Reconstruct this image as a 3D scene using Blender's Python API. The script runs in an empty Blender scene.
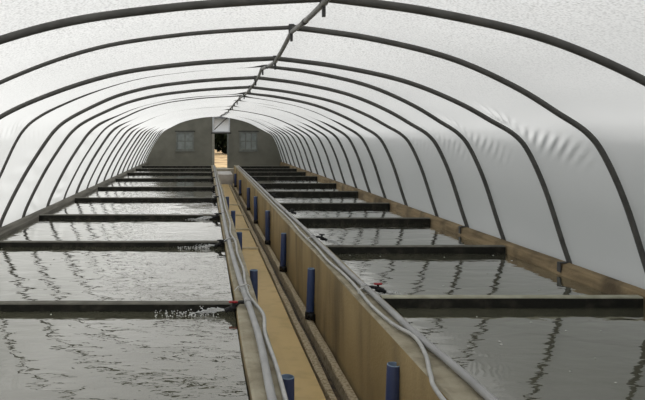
import bpy, bmesh, math, random
from mathutils import Vector, noise
random.seed(7)
C = bpy.context.scene
COL = C.collection
H = 1.5            # camera height above the tank wall tops
ZC = 1.67 * H      # camera height above the channel floor
F = 640.0          # focal length in pixels of the 645 x 400 frame
def P(X, Z, y): return Vector((X * H, y, ZC + Z * H))
def zz(Z): return ZC + Z * H
def dep(s): return F * H / s

# ------------------------------------------------------------------ materials
class NT:
    def __init__(self, m):
        m.use_nodes = True; self.t = m.node_tree; self.t.nodes.clear()
    def n(self, typ, **kw):
        nd = self.t.nodes.new(typ)
        for k, v in kw.items():
            if k.startswith('i_'):
                key = k[2:].replace('_', ' ')
                nd.inputs[int(key) if key.isdigit() else key].default_value = v
            else: setattr(nd, k, v)
        return nd
    def l(self, a, b): self.t.links.new(a, b)
def srgb(r, g, b):
    f = lambda c: (c/255/12.92 if c/255 <= .04045 else ((c/255+.055)/1.055)**2.4)
    return (f(r), f(g), f(b), 1)
def mat(name, c1, c2=None, scale=6, rough=.7, detail=6, stretch=(1,1,1), bump=0, bscale=40, spec=.3, metal=0, ramp=(.35,.65), c3=None, s3=1.2, r3=(.5,.7), st3=(1,1,1)):
    m = bpy.data.materials.new(name); t = NT(m)
    out = t.n('ShaderNodeOutputMaterial'); b = t.n('ShaderNodeBsdfPrincipled')
    b.inputs['Roughness'].default_value = rough; b.inputs['Metallic'].default_value = metal
    b.inputs['Specular IOR Level'].default_value = spec
    t.l(b.outputs[0], out.inputs[0])
    if c2 is None: c2 = tuple(x*.85 for x in c1[:3]) + (1,)
    tc = t.n('ShaderNodeNewGeometry')
    mp = t.n('ShaderNodeMapping'); mp.inputs['Scale'].default_value = stretch
    t.l(tc.outputs['Position'], mp.inputs[0])
    nz = t.n('ShaderNodeTexNoise'); nz.inputs['Scale'].default_value = scale; nz.inputs['Detail'].default_value = detail
    t.l(mp.outputs[0], nz.inputs['Vector'])
    mr = t.n('ShaderNodeMapRange'); mr.inputs[1].default_value, mr.inputs[2].default_value = ramp
    t.l(nz.outputs[0], mr.inputs[0])
    mx = t.n('ShaderNodeMix', data_type='RGBA'); mx.inputs[6].default_value = c1; mx.inputs[7].default_value = c2
    t.l(mr.outputs[0], mx.inputs[0]); col = mx.outputs[2]
    if c3 is not None:
        mp3 = t.n('ShaderNodeMapping'); mp3.inputs['Scale'].default_value = st3; mp3.inputs['Location'].default_value = (3.1, 7.7, 1.3)
        t.l(tc.outputs['Position'], mp3.inputs[0])
        n3 = t.n('ShaderNodeTexNoise'); n3.inputs['Scale'].default_value = s3; n3.inputs['Detail'].default_value = 5
        t.l(mp3.outputs[0], n3.inputs['Vector'])
        m3 = t.n('ShaderNodeMapRange'); m3.inputs[1].default_value, m3.inputs[2].default_value = r3
        t.l(n3.outputs[0], m3.inputs[0])
        x3 = t.n('ShaderNodeMix', data_type='RGBA'); x3.inputs[7].default_value = c3
        t.l(m3.outputs[0], x3.inputs[0]); t.l(col, x3.inputs[6]); col = x3.outputs[2]
    t.l(col, b.inputs['Base Color'])
    if bump:
        n2 = t.n('ShaderNodeTexNoise'); n2.inputs['Scale'].default_value = bscale; n2.inputs['Detail'].default_value = 5
        t.l(tc.outputs['Position'], n2.inputs['Vector'])
        bp = t.n('ShaderNodeBump'); bp.inputs['Strength'].default_value = bump; bp.inputs['Distance'].default_value = .02
        t.l(n2.outputs[0], bp.inputs['Height']); t.l(bp.outputs[0], b.inputs['Normal'])
    return m

M = {}
M['hoop'] = mat('galvanised_steel', (.115,.112,.105,1), (.085,.083,.078,1), 8, .6, spec=.3, metal=.1)
M['ridge'] = mat('ridge_steel', (.26,.255,.24,1), (.17,.17,.16,1), 10, .55, spec=.3, metal=.1)
M['clamp'] = mat('clamp_steel', (.07,.07,.07,1), None, 30, .55, metal=.3)
M['div_side'] = mat('algae_concrete', (.018,.018,.015,1), (.045,.042,.033,1), 9, .75, bump=.4, spec=.15, ramp=(.5,.75))
M['div_top'] = mat('pale_concrete', (.42,.41,.33,1), (.3,.29,.22,1), 7, .85, bump=.3)
M['div_grey'] = mat('grey_concrete_top', (.17,.165,.14,1), (.11,.105,.09,1), 7, .85, bump=.3)
M['sillpale'] = mat('pale_wet_sill', (.75,.68,.52,1), (.6,.53,.38,1), 9, .7)
M['steppale'] = mat('pale_step', (.66,.64,.62,1), (.5,.48,.46,1), 4, .8)
M['sill_l'] = mat('weathered_grey_board', (.17,.16,.135,1), (.10,.095,.08,1), 3, .8, stretch=(3,.5,6), bump=.4)
M['sill_r'] = mat('brown_concrete', (.30,.225,.13,1), (.17,.125,.07,1), 3, .85, stretch=(2,.6,5), bump=.5, c3=(.10,.075,.045,1), s3=2.5)
M['wall_face'] = mat('stained_concrete', (.38,.29,.15,1), (.28,.21,.10,1), 1.3, .85, stretch=(1,1,.6), bump=.3, c3=(.10,.078,.05,1), s3=1.0, st3=(1,1.7,.45), r3=(.46,.78))
M['wall_cap'] = mat('worn_concrete', (.37,.335,.25,1), (.25,.22,.155,1), 5, .85, bump=.5, c3=(.2,.17,.12,1), s3=9, r3=(.55,.75))
M['ochre'] = mat('ochre_silt', (.70,.52,.24,1), (.61,.45,.20,1), 1.6, .55, spec=.3, stretch=(1,.5,1), bump=.05, c3=(.54,.40,.18,1), s3=5, r3=(.5,.8))
M['speck'] = mat('pebbled_concrete', (.56,.48,.34,1), (.26,.20,.12,1), 34, .9, bump=.8, bscale=45, ramp=(.42,.68))
M['groove'] = mat('dark_gutter', (.10,.07,.04,1), (.03,.022,.015,1), 14, .7, ramp=(.4,.6))  # mottled dark brown for the sunken slot between kerb and ledge
M['floor'] = mat('wet_tank_floor', (.12,.10,.07,1), None, 3)
M['walk'] = mat('walkway_concrete', (.42,.38,.30,1), (.32,.29,.23,1), 3, .9, bump=.3)
M['pipe'] = mat('grey_plastic', (.33,.33,.33,1), (.25,.25,.25,1), 5, .4, spec=.4)
M['hose'] = mat('pale_hose', (.48,.48,.465,1), (.37,.37,.36,1), 8, .5)
M['tie'] = mat('white_tie', (.62,.62,.6,1), None, 5, .6)
M['blue'] = mat('blue_plastic', (.045,.08,.21,1), (.05,.065,.14,1), 4, .4, stretch=(1,1,.4), spec=.4, c3=(.06,.09,.17,1), s3=7, r3=(.58,.75))
M['bluein'] = mat('pale_blue_rim', (.22,.30,.42,1), None, 5, .5)
M['black'] = mat('black_rubber', (.012,.012,.013,1), None, 10, .5)
M['red'] = mat('red_plastic', (.30,.02,.025,1), None, 10, .45)
M['endwall'] = mat('olive_board', (.18,.178,.148,1), (.15,.148,.124,1), 2.2, .9, bump=.2, c3=(.215,.21,.175,1), s3=1.1, r3=(.5,.8))
M['jamb'] = mat('door_timber', (.36,.35,.30,1), (.25,.24,.2,1), 4, .8)
M['darktrim'] = mat('dark_trim', (.05,.05,.045,1), None, 6, .7)
M['frame'] = mat('grey_frame', (.19,.20,.18,1), (.14,.15,.135,1), 6, .6)
M['white'] = mat('white_frame', (.62,.64,.66,1), (.54,.56,.58,1), 6, .6)
M['sand'] = mat('sandy_path', (.60,.44,.24,1), (.45,.31,.16,1), .7, .95, stretch=(1,.35,1), bump=.3, bscale=8, c3=(.24,.15,.08,1), s3=.5, r3=(.5,.6))
M['grass'] = mat('rough_grass', (.05,.065,.03,1), (.08,.08,.045,1), 1.5, .95, bump=.6, bscale=10)
M['leaf'] = mat('dark_leaf', (.018,.034,.012,1), (.035,.05,.02,1), .9, .7)
M['bark'] = mat('bark', (.05,.04,.03,1), None, 8, .9)
def leafy():
    m = bpy.data.materials.new('dirty_glass'); t = NT(m); out = t.n('ShaderNodeOutputMaterial')
    d = t.n('ShaderNodeBsdfPrincipled'); d.inputs['Base Color'].default_value = (.25,.275,.262,1); d.inputs['Roughness'].default_value = .3
    tr = t.n('ShaderNodeBsdfTransparent'); tr.inputs[0].default_value = (.8,.86,.84,1)
    g = t.n('ShaderNodeNewGeometry'); nz = t.n('ShaderNodeTexNoise'); nz.inputs['Scale'].default_value = 3; t.l(g.outputs['Position'], nz.inputs['Vector'])
    mr = t.n('ShaderNodeMapRange'); mr.inputs[1].default_value = .35; mr.inputs[2].default_value = .65; mr.inputs[3].default_value = .05; mr.inputs[4].default_value = .35
    t.l(nz.outputs[0], mr.inputs[0])
    mx = t.n('ShaderNodeMixShader'); t.l(mr.outputs[0], mx.inputs[0]); t.l(d.outputs[0], mx.inputs[1]); t.l(tr.outputs[0], mx.inputs[2]); t.l(mx.outputs[0], out.inputs[0])
    return m
M['glass'] = leafy()
def film_mat(name, ctr=(.86,.86,.85,1), frac=.62):
    m = bpy.data.materials.new(name); t = NT(m); out = t.n('ShaderNodeOutputMaterial')
    g = t.n('ShaderNodeNewGeometry')
    n1 = t.n('ShaderNodeTexNoise'); n1.inputs['Scale'].default_value = 62; n1.inputs['Detail'].default_value = 3   # condensation drops
    n2 = t.n('ShaderNodeTexNoise'); n2.inputs['Scale'].default_value = .55; n2.inputs['Detail'].default_value = 4
    mp = t.n('ShaderNodeMapping'); mp.inputs['Scale'].default_value = (1,.5,1)
    t.l(g.outputs['Position'], n1.inputs['Vector']); t.l(g.outputs['Position'], mp.inputs[0]); t.l(mp.outputs[0], n2.inputs['Vector'])
    r1 = t.n('ShaderNodeMapRange'); r1.inputs[1].default_value=.45; r1.inputs[2].default_value=.72; r1.inputs[3].default_value=1; r1.inputs[4].default_value=.5
    t.l(n1.outputs[0], r1.inputs[0])
    r2 = t.n('ShaderNodeMapRange'); r2.inputs[1].default_value=.3; r2.inputs[2].default_value=.7; r2.inputs[3].default_value=.93; r2.inputs[4].default_value=1
    t.l(n2.outputs[0], r2.inputs[0])
    # drops gather on the high film only
    sx = t.n('ShaderNodeSeparateXYZ'); t.l(g.outputs['Position'], sx.inputs[0])
    hz = t.n('ShaderNodeMapRange'); hz.inputs[1].default_value=zz(.15); hz.inputs[2].default_value=zz(.5); t.l(sx.outputs[2], hz.inputs[0])
    dm = t.n('ShaderNodeMix', data_type='FLOAT'); dm.inputs[2].default_value = 1; t.l(hz.outputs[0], dm.inputs[0]); t.l(r1.outputs[0], dm.inputs[3])
    mu = t.n('ShaderNodeMath', operation='MULTIPLY'); t.l(dm.outputs[0], mu.inputs[0]); t.l(r2.outputs[0], mu.inputs[1])
    mc = t.n('ShaderNodeMix', data_type='RGBA', blend_type='MULTIPLY'); mc.inputs[0].default_value = 1; mc.inputs[6].default_value = ctr
    t.l(mu.outputs[0], mc.inputs[7])
    tl = t.n('ShaderNodeBsdfTranslucent'); df = t.n('ShaderNodeBsdfDiffuse'); df.inputs[0].default_value = (.62,.63,.64,1)
    t.l(mc.outputs[2], tl.inputs[0])
    mx = t.n('ShaderNodeMixShader'); mx.inputs[0].default_value = 1-frac
    t.l(tl.outputs[0], mx.inputs[1]); t.l(df.outputs[0], mx.inputs[2])
    gl = t.n('ShaderNodeBsdfGlossy'); gl.inputs['Roughness'].default_value = .35
    m2 = t.n('ShaderNodeMixShader'); m2.inputs[0].default_value = .05
    t.l(mx.outputs[0], m2.inputs[1]); t.l(gl.outputs[0], m2.inputs[2]); t.l(m2.outputs[0], out.inputs[0])
    return m
M['film'] = film_mat('polythene_film')
def water_mat():
    m = bpy.data.materials.new('tank_water'); t = NT(m); out = t.n('ShaderNodeOutputMaterial')
    df = t.n('ShaderNodeBsdfDiffuse'); df.inputs[0].default_value = (.085,.084,.058,1)
    gl = t.n('ShaderNodeBsdfGlossy'); gl.inputs['Roughness'].default_value = .015; gl.inputs[0].default_value = (1,.995,.98,1)
    fr = t.n('ShaderNodeFresnel'); fr.inputs['IOR'].default_value = 1.33
    ma = t.n('ShaderNodeMath', operation='MULTIPLY_ADD', use_clamp=True); ma.inputs[1].default_value = 1.75; ma.inputs[2].default_value = .07
    t.l(fr.outputs[0], ma.inputs[0])
    b = t.n('ShaderNodeMixShader'); t.l(ma.outputs[0], b.inputs[0]); t.l(df.outputs[0], b.inputs[1]); t.l(gl.outputs[0], b.inputs[2])
    g = t.n('ShaderNodeNewGeometry')
    hs = []
    for sc, st, am, loc in ((1.0,(1.7,2.6,1),.62,0), (1.0,(4.5,8,1),.17,4.3), (1.0,(14,22,1),.03,9.1)):
        mp = t.n('ShaderNodeMapping'); mp.inputs['Scale'].default_value = st; mp.inputs['Location'].default_value = (loc,loc*2,0)
        t.l(g.outputs['Position'], mp.inputs[0])
        nz = t.n('ShaderNodeTexNoise'); nz.inputs['Scale'].default_value = sc; nz.inputs['Detail'].default_value = 1.5; nz.inputs['Distortion'].default_value = .6
        t.l(mp.outputs[0], nz.inputs['Vector'])
        a = t.n('ShaderNodeMath', operation='MULTIPLY'); a.inputs[1].default_value = am; t.l(nz.outputs[0], a.inputs[0]); hs.append(a.outputs[0])
    s = hs[0]
    for h in hs[1:]:
        a = t.n('ShaderNodeMath', operation='ADD'); t.l(s, a.inputs[0]); t.l(h, a.inputs[1]); s = a.outputs[0]
    bp = t.n('ShaderNodeBump'); bp.inputs['Strength'].default_value = 1; bp.inputs['Distance'].default_value = .011
    t.l(s, bp.inputs['Height']); [t.l(bp.outputs[0], q.inputs['Normal']) for q in (df, gl, fr)]
    t.l(b.outputs[0], out.inputs[0]); return m
M['water'] = water_mat()
def splash_mat():
    m = bpy.data.materials.new('splash_water'); t = NT(m); out = t.n('ShaderNodeOutputMaterial')
    b = t.n('ShaderNodeBsdfPrincipled'); b.inputs['Base Color'].default_value = (.75,.76,.76,1); b.inputs['Roughness'].default_value = .15
    b.inputs['Transmission Weight'].default_value = .2; b.inputs['IOR'].default_value = 1.33
    t.l(b.outputs[0], out.inputs[0]); return m
M['splash'] = splash_mat()
M['foam'] = mat('foam', (.6,.6,.58,1), None, 20, .8)

# ------------------------------------------------------------------ mesh helpers
def obj(name, bm, mats, parent=None, smooth=False):
    me = bpy.data.meshes.new(name)
    bmesh.ops.recalc_face_normals(bm, faces=bm.faces)
    bm.to_mesh(me); bm.free()
    for m in (mats if isinstance(mats, (list, tuple)) else [mats]): me.materials.append(m)
    if smooth:
        for p in me.polygons: p.use_smooth = True
    o = bpy.data.objects.new(name, me); COL.objects.link(o)
    if parent: o.parent = parent
    return o
def tag(o, label, cat, group=None, kind=None):
    o['label'] = label; o['category'] = cat
    if group: o['group'] = group
    if kind: o['kind'] = kind
    return o
def thing(name, label, cat, loc=(0,0,0), group=None):
    o = bpy.data.objects.new(name, None); COL.objects.link(o); o.location = loc; o.empty_display_size = .1
    return tag(o, label, cat, group)
def struct(o): o['kind'] = 'structure'; return o
def box(bm, a, b, bev=0, mi=0):
    x0,y0,z0 = a; x1,y1,z1 = b
    vs = [bm.verts.new(v) for v in ((x0,y0,z0),(x1,y0,z0),(x1,y1,z0),(x0,y1,z0),(x0,y0,z1),(x1,y0,z1),(x1,y1,z1),(x0,y1,z1))]
    fs = [bm.faces.new([vs[i] for i in q]) for q in ((3,2,1,0),(4,5,6,7),(0,1,5,4),(1,2,6,5),(2,3,7,6),(3,0,4,7))]
    for f in fs: f.material_index = mi
    if bev:
        es = list({e for f in fs for e in f.edges})
        bmesh.ops.bevel(bm, geom=es, offset=bev, segments=2, profile=.5, affect='EDGES')
    return fs
def tube(bm, pts, r, n=10, caps=True, mi=0):
    pts = [Vector(p) for p in pts]; rings = []
    rr = r if isinstance(r, (list, tuple)) else [r]*len(pts)
    t0 = (pts[1]-pts[0]).normalized(); up = Vector((0,0,1)) if abs(t0.z) < .9 else Vector((1,0,0))
    u = t0.cross(up).normalized()
    for i, p in enumerate(pts):
        t = (pts[min(i+1,len(pts)-1)]-pts[max(i-1,0)]).normalized()
        u = (u - t*u.dot(t)).normalized(); v = t.cross(u)
        rings.append([bm.verts.new(p + (u*math.cos(2*math.pi*k/n) + v*math.sin(2*math.pi*k/n))*rr[i]) for k in range(n)])
    for a, b in zip(rings, rings[1:]):
        for k in range(n):
            f = bm.faces.new((a[k],a[(k+1)%n],b[(k+1)%n],b[k])); f.material_index = mi; f.smooth = True
    if caps:
        for rg in (rings[0][::-1], rings[-1]):
            f = bm.faces.new(rg); f.material_index = mi
def catmull(pts, sub=8):
    pts = [Vector(p) for p in pts]; out = []
    q = [2*pts[0]-pts[1]] + pts + [2*pts[-1]-pts[-2]]
    for i in range(1, len(q)-2):
        p0,p1,p2,p3 = q[i-1:i+3]
        for k in range(sub):
            t = k/sub
            out.append(.5*((2*p1)+(p2-p0)*t+(2*p0-5*p1+4*p2-p3)*t*t+(3*p1-p0-3*p2+p3)*t**3))
    out.append(pts[-1]); return out

# ------------------------------------------------------------------ tunnel profile (X right of the camera, Z above it, both in H)
PROF = [(-2.24,-1.15),(-2.20,-.985),(-2.15,-.85),(-2.04,-.62),(-1.92,-.37),(-1.79,-.09),(-1.69,.06),(-1.55,.17),(-1.3,.295),(-.95,.43),(-.6,.525),(-.2,.582),(.15,.612),(.53,.632),
        (.70,.612),(.995,.57),(1.37,.49),(1.65,.40),(1.95,.262),(2.18,.125),(2.36,.01),(2.47,-.13),(2.6,-.42),(2.73,-.82),(2.79,-1.0),(2.83,-1.15)]
IR = 13
def prof(dz=0, sub=6, kx=0):
    pts = [Vector((x + (kx*math.exp(-((z-.05)/.35)**2) if x < -1.2 else 0),0,z + dz*max(0,min(1,(z+.1)/.7)))) for x, z in PROF]
    L = catmull(pts[:IR+1], sub); R = catmull(pts[IR:], sub)
    return L + R[1:], len(L)-1
def outward(pts):
    out = []
    for i, p in enumerate(pts):
        t = pts[min(i+1,len(pts)-1)] - pts[max(i-1,0)]
        out.append(Vector((-t.z,0,t.x)).normalized())
    return out

inv = [.0013,.0029,.0045,.00620,.00766,.00935,.01066,.01205,.01390,.01553,.01700,.01852,.02005,.0216,.02326,.0249,.0264,.028,.0296,.0312,.0328,.0344,.0357]
DZ  = [0,.0,-.014,.035,-.045,.015,-.02,-.055,-.045,-.02,-.03,-.01,-.04,-.02,-.03,-.02,-.02,0,.02,.04,.06,.08,.09]
HY = [960*i for i in inv]
KX = [0,0,0,0,0,0,.085] + [.085]*16
def kx_at(y):
    if y <= HY[5]: return 0
    return .085*min(1, (y-HY[5])/(HY[6]-HY[5]))
def dz_at(y):
    if y <= HY[0]: return DZ[0]
    for a in range(len(HY)-1):
        if HY[a] <= y <= HY[a+1]:
            t = (y-HY[a])/(HY[a+1]-HY[a]); return DZ[a]*(1-t)+DZ[a+1]*t
    return DZ[-1]
YE = 960/27.3      # end wall
R = .029
SPN = R/H + .006
# ---- film
def build_film():
    bm = bmesh.new(); ys = []; y = -3.0
    while y < YE+.3:
        ys.append(y); y += .03 if 4.2 < y < 9.5 else (.06 if y < 16 else .12)
    ys.append(YE+.3); rows = []
    NS = 12
    base, _ = prof(0, NS)
    # crease fans: (hoop index, side-of-profile X range, strength)
    fans = [(4,2.28,.05,1.0),(5,2.33,.03,.55),(6,2.33,.0,.5),(5,-1.55,.18,.5),(4,-1.5,.2,.5),(6,-1.6,.14,.4),(7,2.35,0,.4),(8,2.35,0,.4)]
    for y in ys:
        pts, ir = prof(dz_at(y), NS, kx_at(y)); nr = outward(pts); row = []
        prev = [h for h in HY if h <= y]; nxt = [h for h in HY if h > y]
        a = prev[-1] if prev else y-1; b = nxt[0] if nxt else y+1
        t = (y-a)/max(b-a, .01)
        for i, p in enumerate(pts):
            q = p.copy(); X, Z = q.x, q.z
            d = SPN
            hi_ = max(0,min(1,(Z+.05)/.35)); bay = len(prev)
            rs = random.Random(bay*7+1); aL = {3:.10,4:.05,5:.13,6:.05,7:.05,8:.12,9:.07,10:.13}.get(bay, rs.uniform(.12,.17)); aR = .05 if bay < 9 else rs.uniform(.09,.15)
            aL *= 1-.3*math.exp(-((X-.53)/.1)**2); aR *= 1-.3*math.exp(-((X-.53)/.1)**2)
            if bay < 3: aL = aR = .04
            wl_ = 1/(1+math.exp((X-.5)/.15)); A = (aL*wl_ + aR*(1-wl_))*hi_ + .022*(1-hi_)
            d -= A/H*4*t*(1-t)*(.85+.3*noise.noise(Vector((X*.9, bay*3.3, 0))))
            d += .006*noise.noise(Vector((X*1.3, y*.7, Z*1.3)))*4*t*(1-t) + .0015*noise.noise(Vector((X*5, y*2.1, Z*5)))*4*t*(1-t)
            for hi, fx, fz, am in fans:
                u = HY[hi] - y                  # towards the camera from the hoop
                sg = 1 if fx > 0 else -1
                if not (0 < u < 1.3 and X*sg > .9): continue
                v = ((X-fx)*sg - (Z-fz))*H*.75     # along the profile, down from the knee
                wnd = min(1, u/.12)*min(1, max(0,(1.25-u)/.5))
                e1 = math.exp(-((v-.13-.28*u)/.18)**2)*wnd*min(1,u/.25)
                d += am*.008*e1*math.sin((u/.21 + v/.12)*2*math.pi + 1.6*noise.noise(Vector((y*2,X*2,hi))))
                if v < .05:
                    ang = math.atan2(u, -v+.06); rad = math.hypot(u, v)
                    e2 = math.exp(-((rad-.28)/.24)**2)*math.exp(-((ang-.55)/.5)**2)*min(1,u/.06)
                    d += am*.019*e2*math.sin(ang*27)
            # fine wrinkles on the lower left film
            if X < -1.5 and 4 < y < 15:
                d += .006*math.sin((Z*1.0 + y*.12)*34 + 5*noise.noise(Vector((y*.8, Z*2, 3))))*max(0,noise.noise(Vector((y*.9,Z*1.6,8)))+.1)*2
            q += nr[i]*d
            row.append(bm.verts.new((q.x*H, y, ZC+q.z*H)))
        # bottom hem tucked behind the kerbs
        row.insert(0, bm.verts.new((row[0].co.x-.02, y, zz(-1.2)))); row.append(bm.verts.new((row[-1].co.x+.02, y, zz(-1.2))))
        rows.append(row)
    for a, b in zip(rows, rows[1:]):
        for i in range(len(a)-1): bm.faces.new((a[i],a[i+1],b[i+1],b[i]))
    o = obj('ceiling', bm, M['film'], smooth=True); struct(o); o['label'] = 'translucent white polythene cover of the tunnel'
    return o
build_film()

# ---- end walls
def end_profile(dz, extra=.012):
    pts, _ = prof(dz, 4, .085 if dz else 0); nr = outward(pts)
    return [(p.x + n.x*extra, p.z + n.z*extra) for p, n in zip(pts, nr)]
DOORX = (.30, .79); DOORZ = (-1.2, .07); VENTX = (.235, .875); VENTZ = (.10, .70)
WL = (-1.08,-.46,-.55,.10); WR = (1.24,1.87,-.56,.10)   # windows x0,x1,z0,z1
def wall_with_holes(name, y, th, holes, m, dz):
    # columns of quads between the hole edges, clipped by the roof curve
    ep = end_profile(dz); bm = bmesh.new()
    def top(x):
        for a, b in zip(ep, ep[1:]):
            if a[0] <= x <= b[0] and b[0] > a[0]: return a[1] + (b[1]-a[1])*(x-a[0])/(b[0]-a[0])
        return -1.2
    xs = sorted({p[0] for p in ep} | {x for h in holes for x in h[:2]}); ZB = -1.25
    for x0, x1 in zip(xs, xs[1:]):
        if x1-x0 < 1e-4: continue
        xm = (x0+x1)/2; cuts = [ZB]
        for h in holes:
            if h[0] < xm < h[1]: cuts += [h[2], h[3]]
        cuts = sorted(cuts); segs = []
        for i in range(0, len(cuts), 2):
            lo = cuts[i]; hi = cuts[i+1] if i+1 < len(cuts) else None; segs.append((lo, hi))
        for lo, hi in segs:
            if hi is not None and hi - lo < 1e-3: continue
            za = top(x0) if hi is None else hi; zb = top(x1) if hi is None else hi
            if min(za, zb) <= lo: za = max(za, lo+.001); zb = max(zb, lo+.001)
            v = [bm.verts.new((X*H, yy, zz(Z))) for yy in (y, y+th) for X, Z in ((x0,lo),(x1,lo),(x1,zb),(x0,za))]
            for q in ((0,1,2,3),(7,6,5,4),(0,4,5,1),(3,2,6,7),(0,3,7,4),(1,5,6,2)): bm.faces.new([v[i] for i in q])
    bmesh.ops.remove_doubles(bm, verts=bm.verts, dist=1e-4)
    return struct(obj(name, bm, m))
hole_door = (DOORX[0], DOORX[1], -1.25, DOORZ[1]); hole_vent = (VENTX[0]+.03, VENTX[1]-.03, VENTZ[0]+.02, .56)
def wall_back():
    holes = [(DOORX[0],DOORX[1],-1.25,DOORZ[1]), hole_vent, WL, WR]
    # the door reaches the floor: shift its lower cut below the wall base
    return wall_with_holes('wall_back', YE, .10, holes, M['endwall'], .095)
wall_back()['label'] = 'dark olive boarded end wall'
bm = bmesh.new()
ep = end_profile(0)
v0 = [bm.verts.new((x*H, -3.0, zz(z))) for x, z in ep] + [bm.verts.new((ep[-1][0]*H,-3.0,zz(-1.25))), bm.verts.new((ep[0][0]*H,-3.0,zz(-1.25)))]
bm.faces.new(v0); r = bmesh.ops.extrude_face_region(bm, geom=list(bm.faces)); bmesh.ops.translate(bm, vec=(0,-.03,0), verts=[g for g in r['geom'] if isinstance(g, bmesh.types.BMVert)])
struct(obj('wall_front', bm, M['film']))['label'] = 'polythene end of the tunnel'

# windows of the end wall
def window(idx, w, cols, rows):
    x0,x1,z0,z1 = w; bm = bmesh.new(); y = YE-.025; f = .045
    for a in ((x0-f*.4,z0-f*.4,x0+f*.7,z1+f*.4),(x1-f*.7,z0-f*.4,x1+f*.4,z1+f*.4)): box(bm,(a[0]*H,y,zz(a[1])),(a[2]*H,y+.09,zz(a[3])))
    for a in ((x0+f*.7,z0-f*.4,x1-f*.7,z0+f*.7),(x0+f*.7,z1-f*.7,x1-f*.7,z1+f*.4)): box(bm,(a[0]*H,y,zz(a[1])),(a[2]*H,y+.09,zz(a[3])))
    o = struct(obj('window_%d' % idx, bm, M['frame']))
    bm = bmesh.new()
    box(bm, ((x0+.01)*H, YE+.02, zz(z0+.01)), ((x1-.01)*H, YE+.026, zz(z1-.01))); obj('window_pane', bm, M['glass'], o)
    for c in range(1, cols):
        X = x0+(x1-x0)*c/cols; bm = bmesh.new(); box(bm,((X-.022)*H,YE,zz(z0+f*.7)),((X+.022)*H,YE+.05,zz(z1-f*.7))); obj('mullion', bm, M['frame'], o)
    for c in range(1, rows):
        Z = z0+(z1-z0)*c/rows; bm = bmesh.new(); box(bm,((x0+f*.7)*H,YE+.003,zz(Z-.016)),((x1-f*.7)*H,YE+.047,zz(Z+.016))); obj('glazing_bar', bm, M['frame'], o)
    bm = bmesh.new(); box(bm,((x0-.06)*H,YE-.05,zz(z1+.02)),((x1+.06)*H,YE,zz(z1+.055))); obj('window_head', bm, M['darktrim'], o)
    bm = bmesh.new(); box(bm,((x0-.04)*H,YE-.06,zz(z0-.05)),((x1+.04)*H,YE,zz(z0-.018))); obj('window_sill', bm, M['frame'], o)
window(1, WL, 2, 2); window(2, WR, 3, 2)
# white panel with a diagonal brace above the door
def vent():
    x0,x1 = VENTX; z0,z1 = VENTZ; y = YE-.05; f = .045; bm = bmesh.new()
    for a in ((x0,z0,x0+f,z1),(x1-f,z0,x1,z1),(x0+f,z0,x1-f,z0+f),(x0+f,z1-f,x1-f,z1)): box(bm,(a[0]*H,y,zz(a[1])),(a[2]*H,y+.045,zz(a[3])),.006)
    o = tag(obj('vent_panel', bm, M['white']), 'white square panel with a dark diagonal brace above the doorway', 'panel')
    bm = bmesh.new(); box(bm,((x0+f*.8)*H,y+.012,zz(z0+f*.8)),((x1-f*.8)*H,y+.024,zz(z1-f*.8))); obj('panel_sheet', bm, M['ventsheet'], o)
    bm = bmesh.new(); tube(bm,[(x*H,y+.0,zz(z)) for x,z in ((x0+f*1.6,z0+f*2.2),(x1-f*2.0,z1-f*1.2))],.022,8); obj('diagonal_brace', bm, M['darktrim'], o)
    bm = bmesh.new(); box(bm,((x0-.05)*H,YE-.035,zz(z0-.055)),((x1+.05)*H,YE,zz(z0-.005))); obj('bottom_rail', bm, M['darktrim'], o)
M['ventsheet'] = film_mat('panel_polythene', (.95,.97,1,1), .8)
vent()
def door():
    bm = bmesh.new(); x0,x1 = DOORX; y = YE-.03
    box(bm,((x0-.075)*H,y,zz(-1.2)),((x0+.012)*H,y+.16,zz(DOORZ[1])),.006)
    o = struct(obj('door_1', bm, M['jamb'])); o['label'] = 'open doorway frame onto a sandy path'
    bm = bmesh.new(); box(bm,((x1-.012)*H,y,zz(-1.2)),((x1+.05)*H,y+.16,zz(DOORZ[1])),.006); obj('door_jamb', bm, M['frame'], o)
    bm = bmesh.new(); box(bm,((x0-.075)*H,y,zz(DOORZ[1])),((x1+.05)*H,y+.16,zz(DOORZ[1]+.03))); obj('door_head', bm, M['darktrim'], o)
    bm = bmesh.new(); box(bm,((x0+.012)*H,y,zz(-1.25)),((x1-.012)*H,y+.2,zz(-1.2))); obj('door_sill', bm, M['walk'], o)
door()

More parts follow.
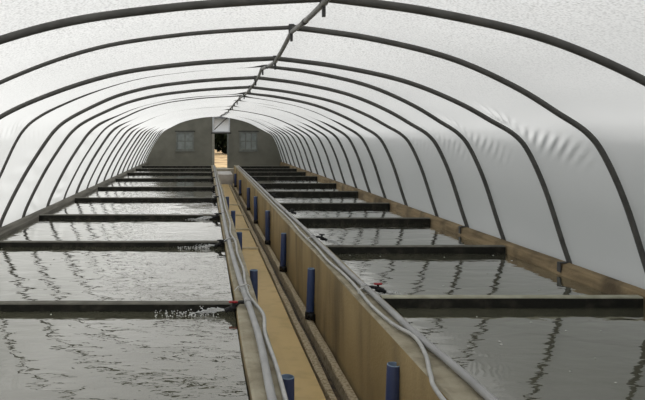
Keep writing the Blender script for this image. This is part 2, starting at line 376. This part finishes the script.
# ---- hoops
def ordinal(n): return ['first','second','third','fourth','fifth','sixth','seventh','eighth','ninth','tenth','eleventh','twelfth','thirteenth','fourteenth','fifteenth','sixteenth','seventeenth','eighteenth','nineteenth','twentieth','twenty-first','twenty-second','twenty-third'][n-1]
RIDGE = []; ZW_ = zz(-1.068)
for i, y in enumerate(HY):
    n = i-1
    if i == 0: lab = 'dark steel tunnel hoop directly overhead the viewer'
    elif i == 1: lab = 'dark steel tunnel hoop just ahead of the viewer, second overhead'
    elif i == 2: lab = 'thick dark steel hoop across the top corners, nearest one in the photo'
    elif i == len(HY)-1: lab = 'thin dark steel hoop standing against the olive end wall'
    else: lab = 'dark steel tunnel hoop, %s from the front of those in the photo' % ordinal(n)
    pts, ir = prof(DZ[i], 6, KX[i])
    t = thing('tunnel_hoop', lab, 'hoop', (0, y, 0), 'steel hoops of the tunnel')
    W = [Vector((p.x*H, 0, ZC+p.z*H)) for p in pts]
    rr = R*random.uniform(.93,1.07)
    bm = bmesh.new(); tube(bm, W[:ir+1], rr*(.72 if i in (3,5,9,11) else 1), 10); obj('left_arch_tube', bm, M['hoop'], t)
    bm = bmesh.new(); tube(bm, W[ir:], rr, 10); obj('right_arch_tube', bm, M['hoop'], t)
    rp = W[ir]; RIDGE.append(Vector((rp.x+random.uniform(-.02,.02), y, rp.z-.042)))
    bm = bmesh.new(); box(bm,(rp.x-.026,-.024,rp.z-.05),(rp.x+.026,.024,rp.z+.030),.006); box(bm,(rp.x-.012,-.01,rp.z-.13),(rp.x+.012,.01,rp.z-.03),.003)
    obj('ridge_clamp', bm, M['clamp'], t)
    if i in (4, 6):     # dark strap over the brown kerb at the hoop's foot
        bm = bmesh.new(); x0, x1, zt = 2.712*H-.012, 2.775*H, zz(-.985)+.006
        box(bm,(x0,-.035,zt),(x1,.035,zt+.012),.003); box(bm,(x0-.006,-.035,ZW_+.03),(x0+.004,.035,zt+.012),.002); obj('foot_strap', bm, M['clamp'], t)
# ridge pipe
bm = bmesh.new(); pts = []
ends = [Vector((RIDGE[0].x,-2.9,RIDGE[0].z))] + RIDGE + [Vector((RIDGE[-1].x, YE-.02, RIDGE[-1].z))]
for a, b in zip(ends, ends[1:]):
    for k in range(4):
        t = k/4; p = a.lerp(b,t); p.z -= .012*math.sin(math.pi*t); pts.append(p)
pts.append(ends[-1]); tube(bm, pts, .021, 10)
rp = tag(obj('ridge_pipe', bm, M['ridge']), 'long grey steel pipe clamped along the ridge under the hoops', 'pipe')
for k in (1,3,5,7,10,13):
    p = (ends[k]+ends[k+1])/2; d = (ends[k+1]-ends[k]).normalized(); bm = bmesh.new(); q = p.copy(); q.z -= .012
    tube(bm,[q-d*.06,q+d*.06],.025,10); obj('pipe_joint', bm, M['clamp'], rp)

# ---- ground, tank floor, kerbs
GZ = zz(-1.22)
def ring():
    bm = bmesh.new(); xi0,xi1,yi0,yi1 = -2.25*H, 2.86*H, -3.05, YE+.1; B = 140
    xs = (-B,xi0,xi1,B); ys = (-60,yi0,yi1,190)
    for i in range(3):
        for j in range(3):
            if i == 1 and j == 1: continue
            f = [bm.verts.new((x,y,GZ)) for x,y in ((xs[i],ys[j]),(xs[i+1],ys[j]),(xs[i+1],ys[j+1]),(xs[i],ys[j+1]))]; bm.faces.new(f)
    bmesh.ops.remove_doubles(bm, verts=bm.verts, dist=1e-4)
    return struct(obj('ground', bm, M['grass']))
ring()['label'] = 'rough grass around the tunnel'
bm = bmesh.new(); box(bm,(-2.25*H,-3.05,-.12),(2.86*H,YE+.1,0)); struct(obj('floor', bm, M['floor']))
# sandy path beyond the door
bm = bmesh.new(); N = 24; rows = []
for i in range(N+1):
    y = YE+.12 + i/N*62; cx = 1.0+ .018*(y-YE); w = 1.6+.05*(y-YE)
    rows.append([bm.verts.new((cx+w*(k/6-.5)*2, y, GZ+.012+.05*noise.noise(Vector((k,y*.4,0)))*(k not in (0,6))+.02)) for k in range(7)])
for a, b in zip(rows, rows[1:]):
    for k in range(6): bm.faces.new((a[k],a[k+1],b[k+1],b[k]))
struct(obj('path', bm, M['sand'], smooth=True))['label'] = 'sandy path outside the door'
WY0, WY1 = -2.9, dep(30.2)
def long_wall(name, prof_pts, y0, y1, mats, facemats, step=.5, jit=.006, seed=0):
    """a long wall swept along y from a closed cross-section of (x,z) points; slightly uneven"""
    bm = bmesh.new(); rows = []; n = max(2, int((y1-y0)/step))
    for i in range(n+1):
        y = y0+(y1-y0)*i/n
        rows.append([bm.verts.new((x + jit*noise.noise(Vector((k*3.1+seed,y*.9,1))), y, z + (jit*.7*noise.noise(Vector((k*2.3,y*.8,5+seed))) if z > .4 else 0))) for k, (x,z) in enumerate(prof_pts)])
    m = len(prof_pts)
    for a, b in zip(rows, rows[1:]):
        for k in range(m):
            f = bm.faces.new((a[k],a[(k+1)%m],b[(k+1)%m],b[k])); f.material_index = facemats[k]
    bm.faces.new(rows[0]); bm.faces.new(rows[-1][::-1])
    return obj(name, bm, mats)
b_ = .012
wl = struct(long_wall('wall_left', [(-2.17*H,0),(-2.098*H,0),(-2.098*H,zz(-1.02)),(-2.112*H,zz(-1.005)),(-2.128*H,zz(-.985)),(-2.165*H,zz(-.975)),(-2.17*H,zz(-.985))], -2.95, YE-.02, [M['sill_l']], [0]*7, seed=2))
wl['label'] = 'low grey kerb along the foot of the polythene, brighter side'
wr = struct(long_wall('wall_right', [(2.775*H,0),(2.775*H,zz(-.985)),(2.775*H-b_,zz(-.975)),(2.725*H+b_,zz(-.985)),(2.72*H,zz(-.99)-b_),(2.705*H,zz(-1.09)),(2.705*H,0)], -2.95, YE-.02, [M['sill_r']], [0]*7, seed=9))
wr['label'] = 'low brown kerb along the foot of the polythene'

# channel walls (things of their own: long concrete walls beside the channel)
XL0, XL1, XR0, XR1 = .178*H, .312*H, .925*H, 1.085*H
def channel_wall(name, x0, x1, top, label, seed):
    b = .012
    o = long_wall(name, [(x0,0),(x1,0),(x1,top-b),(x1-b,top),(x0+b,top),(x0,top-b)], WY0, WY1, [M['wall_face'], M['wall_cap']], [0,0,1,1,1,0], .35, .012, seed)
    return tag(o, label, 'wall')
channel_wall('channel_wall', XL0, XL1, zz(-1), 'narrow concrete channel wall topped by pipes, along the wider tanks', 4)
channel_wall('channel_wall', XR0, XR1, zz(-1), 'tall stained brown concrete channel wall behind the row of blue standpipes', 6)
# channel floor: silt, pebbled kerb, gutter, ledge
CY1 = dep(30.8)
bm = bmesh.new(); rows = []
for i in range(90):
    y = WY0+.05+(CY1-WY0-.05)*i/89
    rows.append([bm.verts.new((XL1+.014+(.735*H-XL1-.03)*k/5, y, zz(-1.60)+.012*noise.noise(Vector((k*.5,y*.6,2))))) for k in range(6)])
for a, b in zip(rows, rows[1:]):
    for k in range(5): bm.faces.new((a[k],a[k+1],b[k+1],b[k]))
r = bmesh.ops.extrude_face_region(bm, geom=list(bm.faces))
for g in r['geom']:
    if isinstance(g, bmesh.types.BMVert): g.co.z = .005
tag(obj('silt_bed', bm, M['ochre'], smooth=False), 'smooth ochre silt along the channel bottom', 'silt', kind='stuff')
def strip(name, x0, x1, z0, z1, m, label, cat, jit, seed, mats=None):
    o = long_wall(name, [(x0,z0),(x1,z0),(x1,z1-.01),(x1-.01,z1),(x0+.01,z1),(x0,z1-.01)], WY0, CY1, [m], [0]*6, .22, jit, seed)
    return tag(o, label, cat)
strip('gutter_kerb', .742*H, .79*H, .002, zz(-1.585), M['speck'], 'rough pebbled concrete kerb between ochre silt and dark gutter', 'kerb', .022, 21)
strip('gutter_bed', .808*H, .838*H, .002, zz(-1.64), M['groove'], 'dark gutter beside the pebbled kerb', 'gutter', .01, 31)
strip('pipe_ledge', .855*H, .908*H, .002, zz(-1.572), M['speck'], 'pale pebbled concrete ledge at the foot of the blue standpipes', 'ledge', .02, 41)
for k, y in enumerate((dep(71.5), dep(59.5), dep(50.5), dep(44))):
    bm = bmesh.new(); box(bm,(XL1+.014,y-.03,.01),(.732*H,y+.03,zz(-1.57)),.006)
    tag(obj('weir_sill', bm, M['sillpale']), ['pale low concrete sill across the channel, nearest of the four','pale low concrete sill across the channel, second nearest','pale low concrete sill across the channel, third nearest','pale low concrete sill across the channel, farthest before the step'][k], 'sill', 'low sills across the channel')
# step and end walkway
bm = bmesh.new(); box(bm,(.335*H,dep(30.6),.002),(.88*H,dep(28.1),zz(-1.29)),.015)
tag(obj('concrete_step', bm, M['steppale']), 'pale concrete step at the end of the channel before the doorway', 'step')
bm = bmesh.new(); box(bm,(-2.1*H,dep(28.0),.002),(2.7*H,YE-.04,zz(-1.21)),.01); struct(obj('floor_walkway', bm, M['walk']))['label'] = 'concrete walkway by the end wall'

# ---- tank dividers and water
LS = [168,106.5,79.7,62.6,51.7,43.2,37.5,33.5,30.6]
RS = [162,111,83,68,56.3,48.2,41.2,36.9,33.6,31.0]
def count(n, total): return 'nearest of all' if n == 0 else ('farthest of all' if n == total-1 else ordinal(n+1) + ' from the front')
TH = .085
def divider(x0, x1, s, label, group, seed, topm='div_grey'):
    bm = bmesh.new(); y = dep(s); n = 14; rows = []; zt = zz(-1)
    for i in range(n+1):
        x = x0+(x1-x0)*i/n; j = lambda q: .006*noise.noise(Vector((x*1.2,q+seed*3.7,seed)))
        rows.append([bm.verts.new(v) for v in ((x,y,0),(x,y+j(1),zt-.014),(x,y+.008+j(1),zt-.003+j(3)),(x,y+TH-.008,zt+j(3)),(x,y+TH,zt-.012),(x,y+TH,0))])
    fm = [0,1,1,1,0,0]
    for a, b in zip(rows, rows[1:]):
        for k in range(6):
            f = bm.faces.new((a[k],a[(k+1)%6],b[(k+1)%6],b[k])); f.material_index = fm[k]
    bm.faces.new(rows[0]); bm.faces.new(rows[-1][::-1])
    return tag(obj('tank_divider', bm, [M['div_side'], M[topm]]), label, 'divider', group)
for k, s in enumerate(LS): divider(-2.095*H, XL0-.004, s, 'dark wet concrete divider across the wide tanks on the left, %s' % count(k,len(LS)), 'dividers of the left tanks', k)
for k, s in enumerate(RS): divider(XR1+.004, 2.70*H, s, 'dark wet concrete divider across the brown-kerbed tanks on the right, %s' % count(k,len(RS)), 'dividers of the right tanks', 20+k, 'div_top' if k == 0 else 'div_grey')
ZWL, ZWR = zz(-1.05), zz(-1.068)
def tank(x0, x1, y0, y1, label, group, ZW):
    bm = bmesh.new(); box(bm,(x0,y0,.004),(x1,y1,ZW))
    tag(obj('tank_water', bm, M['water']), label, 'water', group, 'stuff')
def tanks(x0, x1, S, side, group, ZW):
    ys = [WY0] + [dep(s) for s in S]
    for k in range(len(S)):
        tank(x0, x1, ys[k]+(TH+.004 if k else 0), ys[k+1]-.006, 'grey rippled water of the %s-hand tanks, %s' % (side, 'in the tank nearest the viewer' if k == 0 else 'in the %s tank from the front' % ordinal(k+1)), group, ZW)
tanks(-2.092*H, XL0-.014, LS, 'left', 'water of the left tanks', ZWL); tanks(XR1+.014, 2.698*H, RS, 'right', 'water of the right tanks', ZWR)

# ---- pipes and hoses on the channel walls
def run(name, keys, r, m, label, cat, n=10, sub=8, wob=.006, seed=1):
    pts = catmull([P(X, Z, y) for X, Z, y in keys], sub)
    for i, p in enumerate(pts): p.x += wob*noise.noise(Vector((p.y*1.1, seed, 0)))
    bm = bmesh.new(); tube(bm, pts, r, n)
    return tag(obj(name, bm, m), label, cat), pts
rp_, rh = .0265, .0145
zp, zh = -1+rp_/H+.006, -1+rh/H+.006
LP, LPp = run('water_pipe', [(.245,zp,2.4),(.245,zp,3.64),(.257,zp,4.68),(.25,zp,5.3),(.236,zp,6.0),(.226,zp,6.8),(.212,zp,8.5),(.21,zp,11.3),(.22,zp,15),(.225,zp,20),(.235,zp,26),(.24,zp,30.5)], rp_, M['pipe'], 'thick grey water pipe along the narrow channel wall of the left tanks', 'pipe', seed=3)
LH, _ = run('water_hose', [(.29,zh,2.4),(.297,zh,3.64),(.297,zh,4.2),(.293,zh,4.75),(.312,zh+.01,5.2),(.282,zh,5.65),(.262,zh,5.95),(.262,zh,6.5),(.275,zh,7.0),(.262,zh,7.9),(.268,zh,8.9),(.245,zh,9.7),(.27,zh,10.8),(.262,zh,13),(.27,zh,17),(.275,zh,23),(.28,zh,30.4)], rh, M['hose'], 'thin pale hose winding beside the thick pipe on the left channel wall', 'hose', seed=5)
RP, _ = run('water_pipe', [(1.055,zp,2.4),(1.053,zp,3.7),(1.046,zp,4.1),(1.033,zp,4.6),(1.028,zp,5.2),(1.022,zp,6.0),(1.015,zp,7.0),(1.02,zp,8.5),(1.03,zp,10),(1.02,zp,14),(1.03,zp,20),(1.02,zp,30.3)], rp_, M['pipe'], 'thick grey water pipe along the stained channel wall of the right tanks', 'pipe', seed=7)
RH, _ = run('water_hose', [(.872,zh,2.6),(.884,zh,3.62),(.925,zh,3.95),(.985,zh,4.3),(1.008,zh+.008,4.65),(.972,zh,5.0),(.955,zh,5.5),(.965,zh,5.95),(.975,zh,6.4),(.972,zh,6.9),(.955,zh,7.6),(.97,zh,8.5),(.955,zh,9.6),(.975,zh,11),(.965,zh,14),(.972,zh,20),(.968,zh,30.2)], rh, M['hose'], 'thin pale hose winding beside the thick pipe on the right channel wall', 'hose', seed=9)
def collar(par, X, y, r, m, name, L=.05):
    bm = bmesh.new(); p = P(X, zp, y); tube(bm,[p-Vector((0,L,0)),p+Vector((0,L,0))], r, 12); obj(name, bm, m, par)
def at(path, y):
    return min(path, key=lambda p: abs(p.y-y))

# ---- taps (body, handle) with their jets
def tap(p, d, label, group, dz=0, red=True):
    """p: pipe axis point; d: +1 the tap points to +x, -1 to -x"""
    t = thing('tap', label, 'tap', p, group)
    bm = bmesh.new()
    tube(bm,[(d*.0,0,.0),(d*.07,0,.0),(d*.10,0,-.004+dz*.5),(d*.125,0,-.02+dz)],.016,10)
    tube(bm,[(d*.105,0,-.015+dz),(d*.15,0,-.03+dz)],.027,10); tube(bm,[(d*.125,0,-.02+dz),(d*.125,0,.03+dz)],.013,8)
    obj('tap_body', bm, M['black'], t)
    bm = bmesh.new(); tube(bm,[(d*.145,0,-.028+dz),(d*.175,0,-.036+dz),(d*.195,0,-.05+dz)],.021,10); obj('spout', bm, M['black'], t)
    bm = bmesh.new(); box(bm,(min(d*.085,d*.165),-.016,.024+dz),(max(d*.085,d*.165),.016,.04+dz),.006); obj('tap_handle', bm, M['red'] if red else M['black'], t)
    return t
def jet(p, d, L, drop, label, group, seed, spread=.05):
    rnd = random.Random(seed); bm = bmesh.new(); IM = __import__('mathutils').Matrix.Translation
    def path(u, rise, L2, oy): return Vector(p)+Vector((d*L2*u, oy*u, rise*u*(1-u)*4*L2-drop*u**1.6))
    for s in range(12):
        rise = rnd.uniform(-.02,.09); L2 = L*rnd.uniform(.35,1.1); oy = rnd.uniform(-spread,spread); ph = rnd.uniform(0,6); pts = []; rr = []
        u0 = 0 if s < 4 else rnd.uniform(0,.5); u1 = u0 + rnd.uniform(.3,.6)
        for k in range(12):
            u = min(1, u0+(u1-u0)*k/11); q = path(u, rise, L2, oy)
            q.y += .012*math.sin(u*23+ph)*u; q.z += .010*noise.noise(Vector((u*11,s*2.7,seed)))
            pts.append(q + Vector((d*.0006*k,0,0))); rr.append((.002+.0075*abs(math.sin(u*21+ph)))*(1 if s < 4 else .8))
        tube(bm, pts, rr, 6)
    for k in range(150):
        if k < 80: q = path(rnd.uniform(.2,1.05), rnd.uniform(-.05,.14), L*rnd.uniform(.4,1.15), rnd.uniform(-1.3,1.3)*spread)
        else: q = Vector(p)+Vector((d*L*rnd.uniform(.15,1.7), rnd.uniform(-1,1)*(spread+.05), -drop+rnd.uniform(.0,.012)))
        q.z = max(q.z, p[2]-drop+.003)
        bmesh.ops.create_icosphere(bm, subdivisions=1, radius=rnd.uniform(.003,.0075), matrix=IM(q))
    tag(obj('water_jet', bm, M['splash'], smooth=True), label, 'splash', group, 'stuff')
ltap = [dep(167)-.14, dep(106.5)-.12, dep(79.7)-.12, dep(62.6)-.12, dep(51.7)-.12, dep(43.2)-.12, dep(37.5)-.12]
for k, y in enumerate(ltap):
    p = at(LPp, y); p = Vector((p.x-.0, y, p.z))
    tap(p, -1, ('black tap with red handle on the left wall pipe, nearest of all' if k == 0 else 'small black tap on the left wall pipe, %s' % count(k,len(ltap))), 'taps of the left tanks', -.03, k == 0)
    collar(LP, p.x/H, y, .033, M['pipe'], 'pipe_coupling')
rpts = catmull([P(X, zp, y) for X, y in ((1.022,6.0),(1.015,7.0),(1.02,8.5),(1.03,10),(1.02,14),(1.03,20),(1.02,30.3))], 10)
rtap = [6.16, 9.2, 12.3, 15.6, 18.6, 21.6, 24.6]
for k, y in enumerate(rtap):
    p = at(rpts, y); p = Vector((p.x, y, p.z))
    tap(p, 1, ('black tap with red handle on the right wall pipe, nearest of all' if k == 0 else 'small black tap on the right wall pipe, %s' % count(k,len(rtap))), 'taps of the right tanks', 0, k == 0)
    collar(RP, p.x/H, y, .033, M['pipe'], 'pipe_coupling')
for k, y in enumerate(ltap[:3]):
    p = at(LPp, y)
    jet((p.x-.2, y, p.z-.07), -1, .36 if k == 0 else .3, p.z-.07-ZWL-.004, 'white water jet splashing from the left-hand tap, %s' % count(k,3), 'jets of the left taps', 11+k)
for k, y in enumerate(rtap[:2]):
    p = at(rpts, y)
    jet((p.x+.2, y, p.z-.05), 1, .22, p.z-.05-ZWR-.004, 'white water jet splashing from the right-hand tap, %s' % ('nearest' if k == 0 else 'second'), 'jets of the right taps', 31+k, .04)
# white ties round pipe and hose
def tie(par, X0, X1, y, name='cable_tie'):
    bm = bmesh.new(); a = P(X0,zp,y); b = P(X1,zp,y); c = (a+b)/2; w = abs(b.x-a.x)/2+.03; pts = []
    for k in range(21):
        th = 2*math.pi*k/20; pts.append(c+Vector((w*math.cos(th), .03*math.cos(th), .034*math.sin(th))))
    tube(bm, pts, .005, 6); q = c+Vector((-w*.3,-.02,.03)); tube(bm,[q,q+Vector((-.05,-.10,.015)),q+Vector((-.09,-.19,-.005))],.004,6); obj(name, bm, M['tie'], par)
tie(RP, .968, 1.022, 6.02); tie(LP, .228, .262, 6.12); tie(LP,.212,.265,8.9); tie(RP,.97,1.02,9.0)

# ---- blue standpipes
def standpipe(x, y, z0, h, label, group, elbow, lean=(0,0)):
    t = thing('standpipe', label, 'pipe', (x,y,z0), group)
    bm = bmesh.new(); n = 20; r = .051; ri = .043
    prof_ = [(r,.1),(r,h*.5),(r,h-.006),(r-.003,h),(ri+.001,h),(ri,h-.006),(ri,h-.15)]
    rings = [[bm.verts.new((q*math.cos(2*math.pi*k/n)+lean[0]*z/h, q*math.sin(2*math.pi*k/n)+lean[1]*z/h, z)) for k in range(n)] for q, z in prof_]
    for a, b, i in zip(rings, rings[1:], range(9)):
        for k in range(n): f = bm.faces.new((a[k],a[(k+1)%n],b[(k+1)%n],b[k])); f.smooth = True; f.material_index = 1 if i >= 2 else 0
    bm.faces.new(rings[-1][::-1]).material_index = 1
    obj('pipe_tube', bm, [M['blue'], M['bluein']], t)
    bm = bmesh.new(); tube(bm,[(0,0,.004),(0,0,.015),(0,0,.085),(0,0,.095)],[.058,.061,.061,.056],16); obj('base_socket', bm, M['black'], t)
    if elbow:
        bm = bmesh.new(); tube(bm,[(.0,0,.05),(.04,-.0,.05),(.072,0,.05)],[.042,.046,.046],12); tube(bm,[(0,-.03,.05),(0.04,-.10,.048)],[.045,.042],12); obj('elbow', bm, M['black'], t)
RZ = zz(-1.572)
rb = [(4.62,.735,(.03,0)),(8.2,.68,(.025,0)),(11.07,.69,(.02,0)),(13.8,.755,(0,0)),(17.05,.75,(-.01,0)),(20.0,.74,(0,0)),(24.9,.64,(0,0)),(28.9,.64,(0,0))]
for k, (y,h,ln) in enumerate(rb):
    standpipe(1.328, y, RZ, h-.03, 'upright blue standpipe against the stained wall, %s in its row' % count(k,len(rb)), 'blue standpipes along the stained wall', True, ln)
lb = [(4.55,.385),(8.14,.405),(11.3,.392),(14.5,.41),(17.8,.395)]
for k, (y,X) in enumerate(lb):
    standpipe(X*H, y, zz(-1.60)+.004, .68, 'upright blue standpipe beside the narrow piped wall, %s in its row' % count(k,len(lb)), 'blue standpipes along the narrow wall', False)

# ---- floating flecks
rnd = random.Random(5); bm = bmesh.new()
def inside(y, S): return all(not (dep(s)-.1 < y < dep(s)+TH+.1) for s in S)
for k in range(70):
    if rnd.random() < .6: x = rnd.uniform(1.2,2.6)*H; S = RS
    else: x = rnd.uniform(-2.0,.05)*H; S = LS
    y = rnd.uniform(3.3,9)
    if not inside(y,S): continue
    r = rnd.uniform(.005,.012)
    bmesh.ops.create_circle(bm, cap_ends=True, segments=6, radius=r, matrix=__import__('mathutils').Matrix.Translation((x,y,(ZWR if S is RS else ZWL)+.004)))
g_ = bmesh.ops.extrude_face_region(bm, geom=list(bm.faces))
for v in g_['geom']:
    if isinstance(v, bmesh.types.BMVert): v.co.z -= .0035
tag(obj('foam_flecks', bm, M['foam']), 'tiny white flecks floating on the tank water', 'flecks', kind='stuff')

# ---- trees beyond the door
def tree(x, y, h, label, seed):
    rnd = random.Random(seed); t = thing('tree', label, 'tree', (x,y,GZ), 'trees beyond the doorway')
    bm = bmesh.new(); tube(bm,[(0,0,0),(.1,0,h*.3),(.05,.1,h*.6)],[.22,.16,.1],8); obj('trunk', bm, M['bark'], t)
    bm = bmesh.new()
    for k in range(4200):
        th = rnd.uniform(0,6.283); ph = math.acos(rnd.uniform(-1,1)); rr = (rnd.random()**.4)
        c = Vector((math.cos(th)*math.sin(ph)*h*.5*rr, math.sin(th)*math.sin(ph)*h*.5*rr, h*.5+math.cos(ph)*h*.48*rr))
        if c.z < .05: continue
        s = rnd.uniform(.14,.34); a = Vector((rnd.uniform(-1,1),rnd.uniform(-1,1),rnd.uniform(-1,1))).normalized(); b = a.orthogonal().normalized()
        bm.faces.new([bm.verts.new(c+q) for q in (a*s,b*s*.5,-a*s,-b*s*.5)])
    obj('foliage', bm, M['leaf'], t)
tree(2.0, 62, 5.5, 'dark leafy tree seen through the open doorway', 1); tree(8.6, 60, 6, 'dark leafy tree beyond the leaf-stained window beside the doorway', 2); tree(-3.2, 58, 6, 'dark leafy tree beyond the two-pane window of the end wall', 3)

# ------------------------------------------------------------------ light: overcast sky, veiled sun
w = bpy.data.worlds.new('overcast'); C.world = w; t = NT(w)
out = t.n('ShaderNodeOutputWorld'); bg = t.n('ShaderNodeBackground'); t.l(bg.outputs[0], out.inputs[0])
tc = t.n('ShaderNodeTexCoord'); dt = t.n('ShaderNodeVectorMath', operation='DOT_PRODUCT')
dt.inputs[1].default_value = Vector((-.5,.2,.84)).normalized(); t.l(tc.outputs['Generated'], dt.inputs[0])
mr = t.n('ShaderNodeMapRange'); mr.inputs[1].default_value = -1; mr.inputs[2].default_value = 1; t.l(dt.outputs['Value'], mr.inputs[0])
rmp = t.n('ShaderNodeValToRGB'); e = rmp.color_ramp.elements
e[0].position = .25; e[0].color = (.02,.026,.034,1); e[1].position = 1; e[1].color = (1.32,1.32,1.30,1)
for ps, cl in ((.60,(.085,.105,.13,1)), (.80,(.62,.63,.64,1))):
    q = e.new(ps); q.color = cl
t.l(mr.outputs[0], rmp.inputs[0]); t.l(rmp.outputs[0], bg.inputs[0]); bg.inputs[1].default_value = 1.48
sun = bpy.data.lights.new('veiled_sun', 'SUN'); sun.energy = 2.5; sun.angle = math.radians(45); sun.color = (1,.985,.95)
so = bpy.data.objects.new('veiled_sun', sun); COL.objects.link(so)
so.rotation_euler = Vector((-.24,.36,.90)).to_track_quat('Z','Y').to_euler()

# ------------------------------------------------------------------ camera
cam = bpy.data.cameras.new('camera'); co = bpy.data.objects.new('camera', cam); COL.objects.link(co)
co.location = (0,0,ZC); co.rotation_euler = (math.pi/2,0,0)
cam.sensor_width = 36; cam.sensor_fit = 'HORIZONTAL'; cam.lens = F*36/645
cam.shift_x = (322.5-206)/645; cam.shift_y = -(200-135)/645; cam.clip_start = .05; cam.clip_end = 500
C.camera = co
vs = C.view_settings; vs.view_transform = 'Standard'; vs.look = 'None'; vs.gamma = 1; vs.use_curve_mapping = False; vs.exposure = 0
C.cycles.use_denoising = True
C.cycles.max_bounces = 10
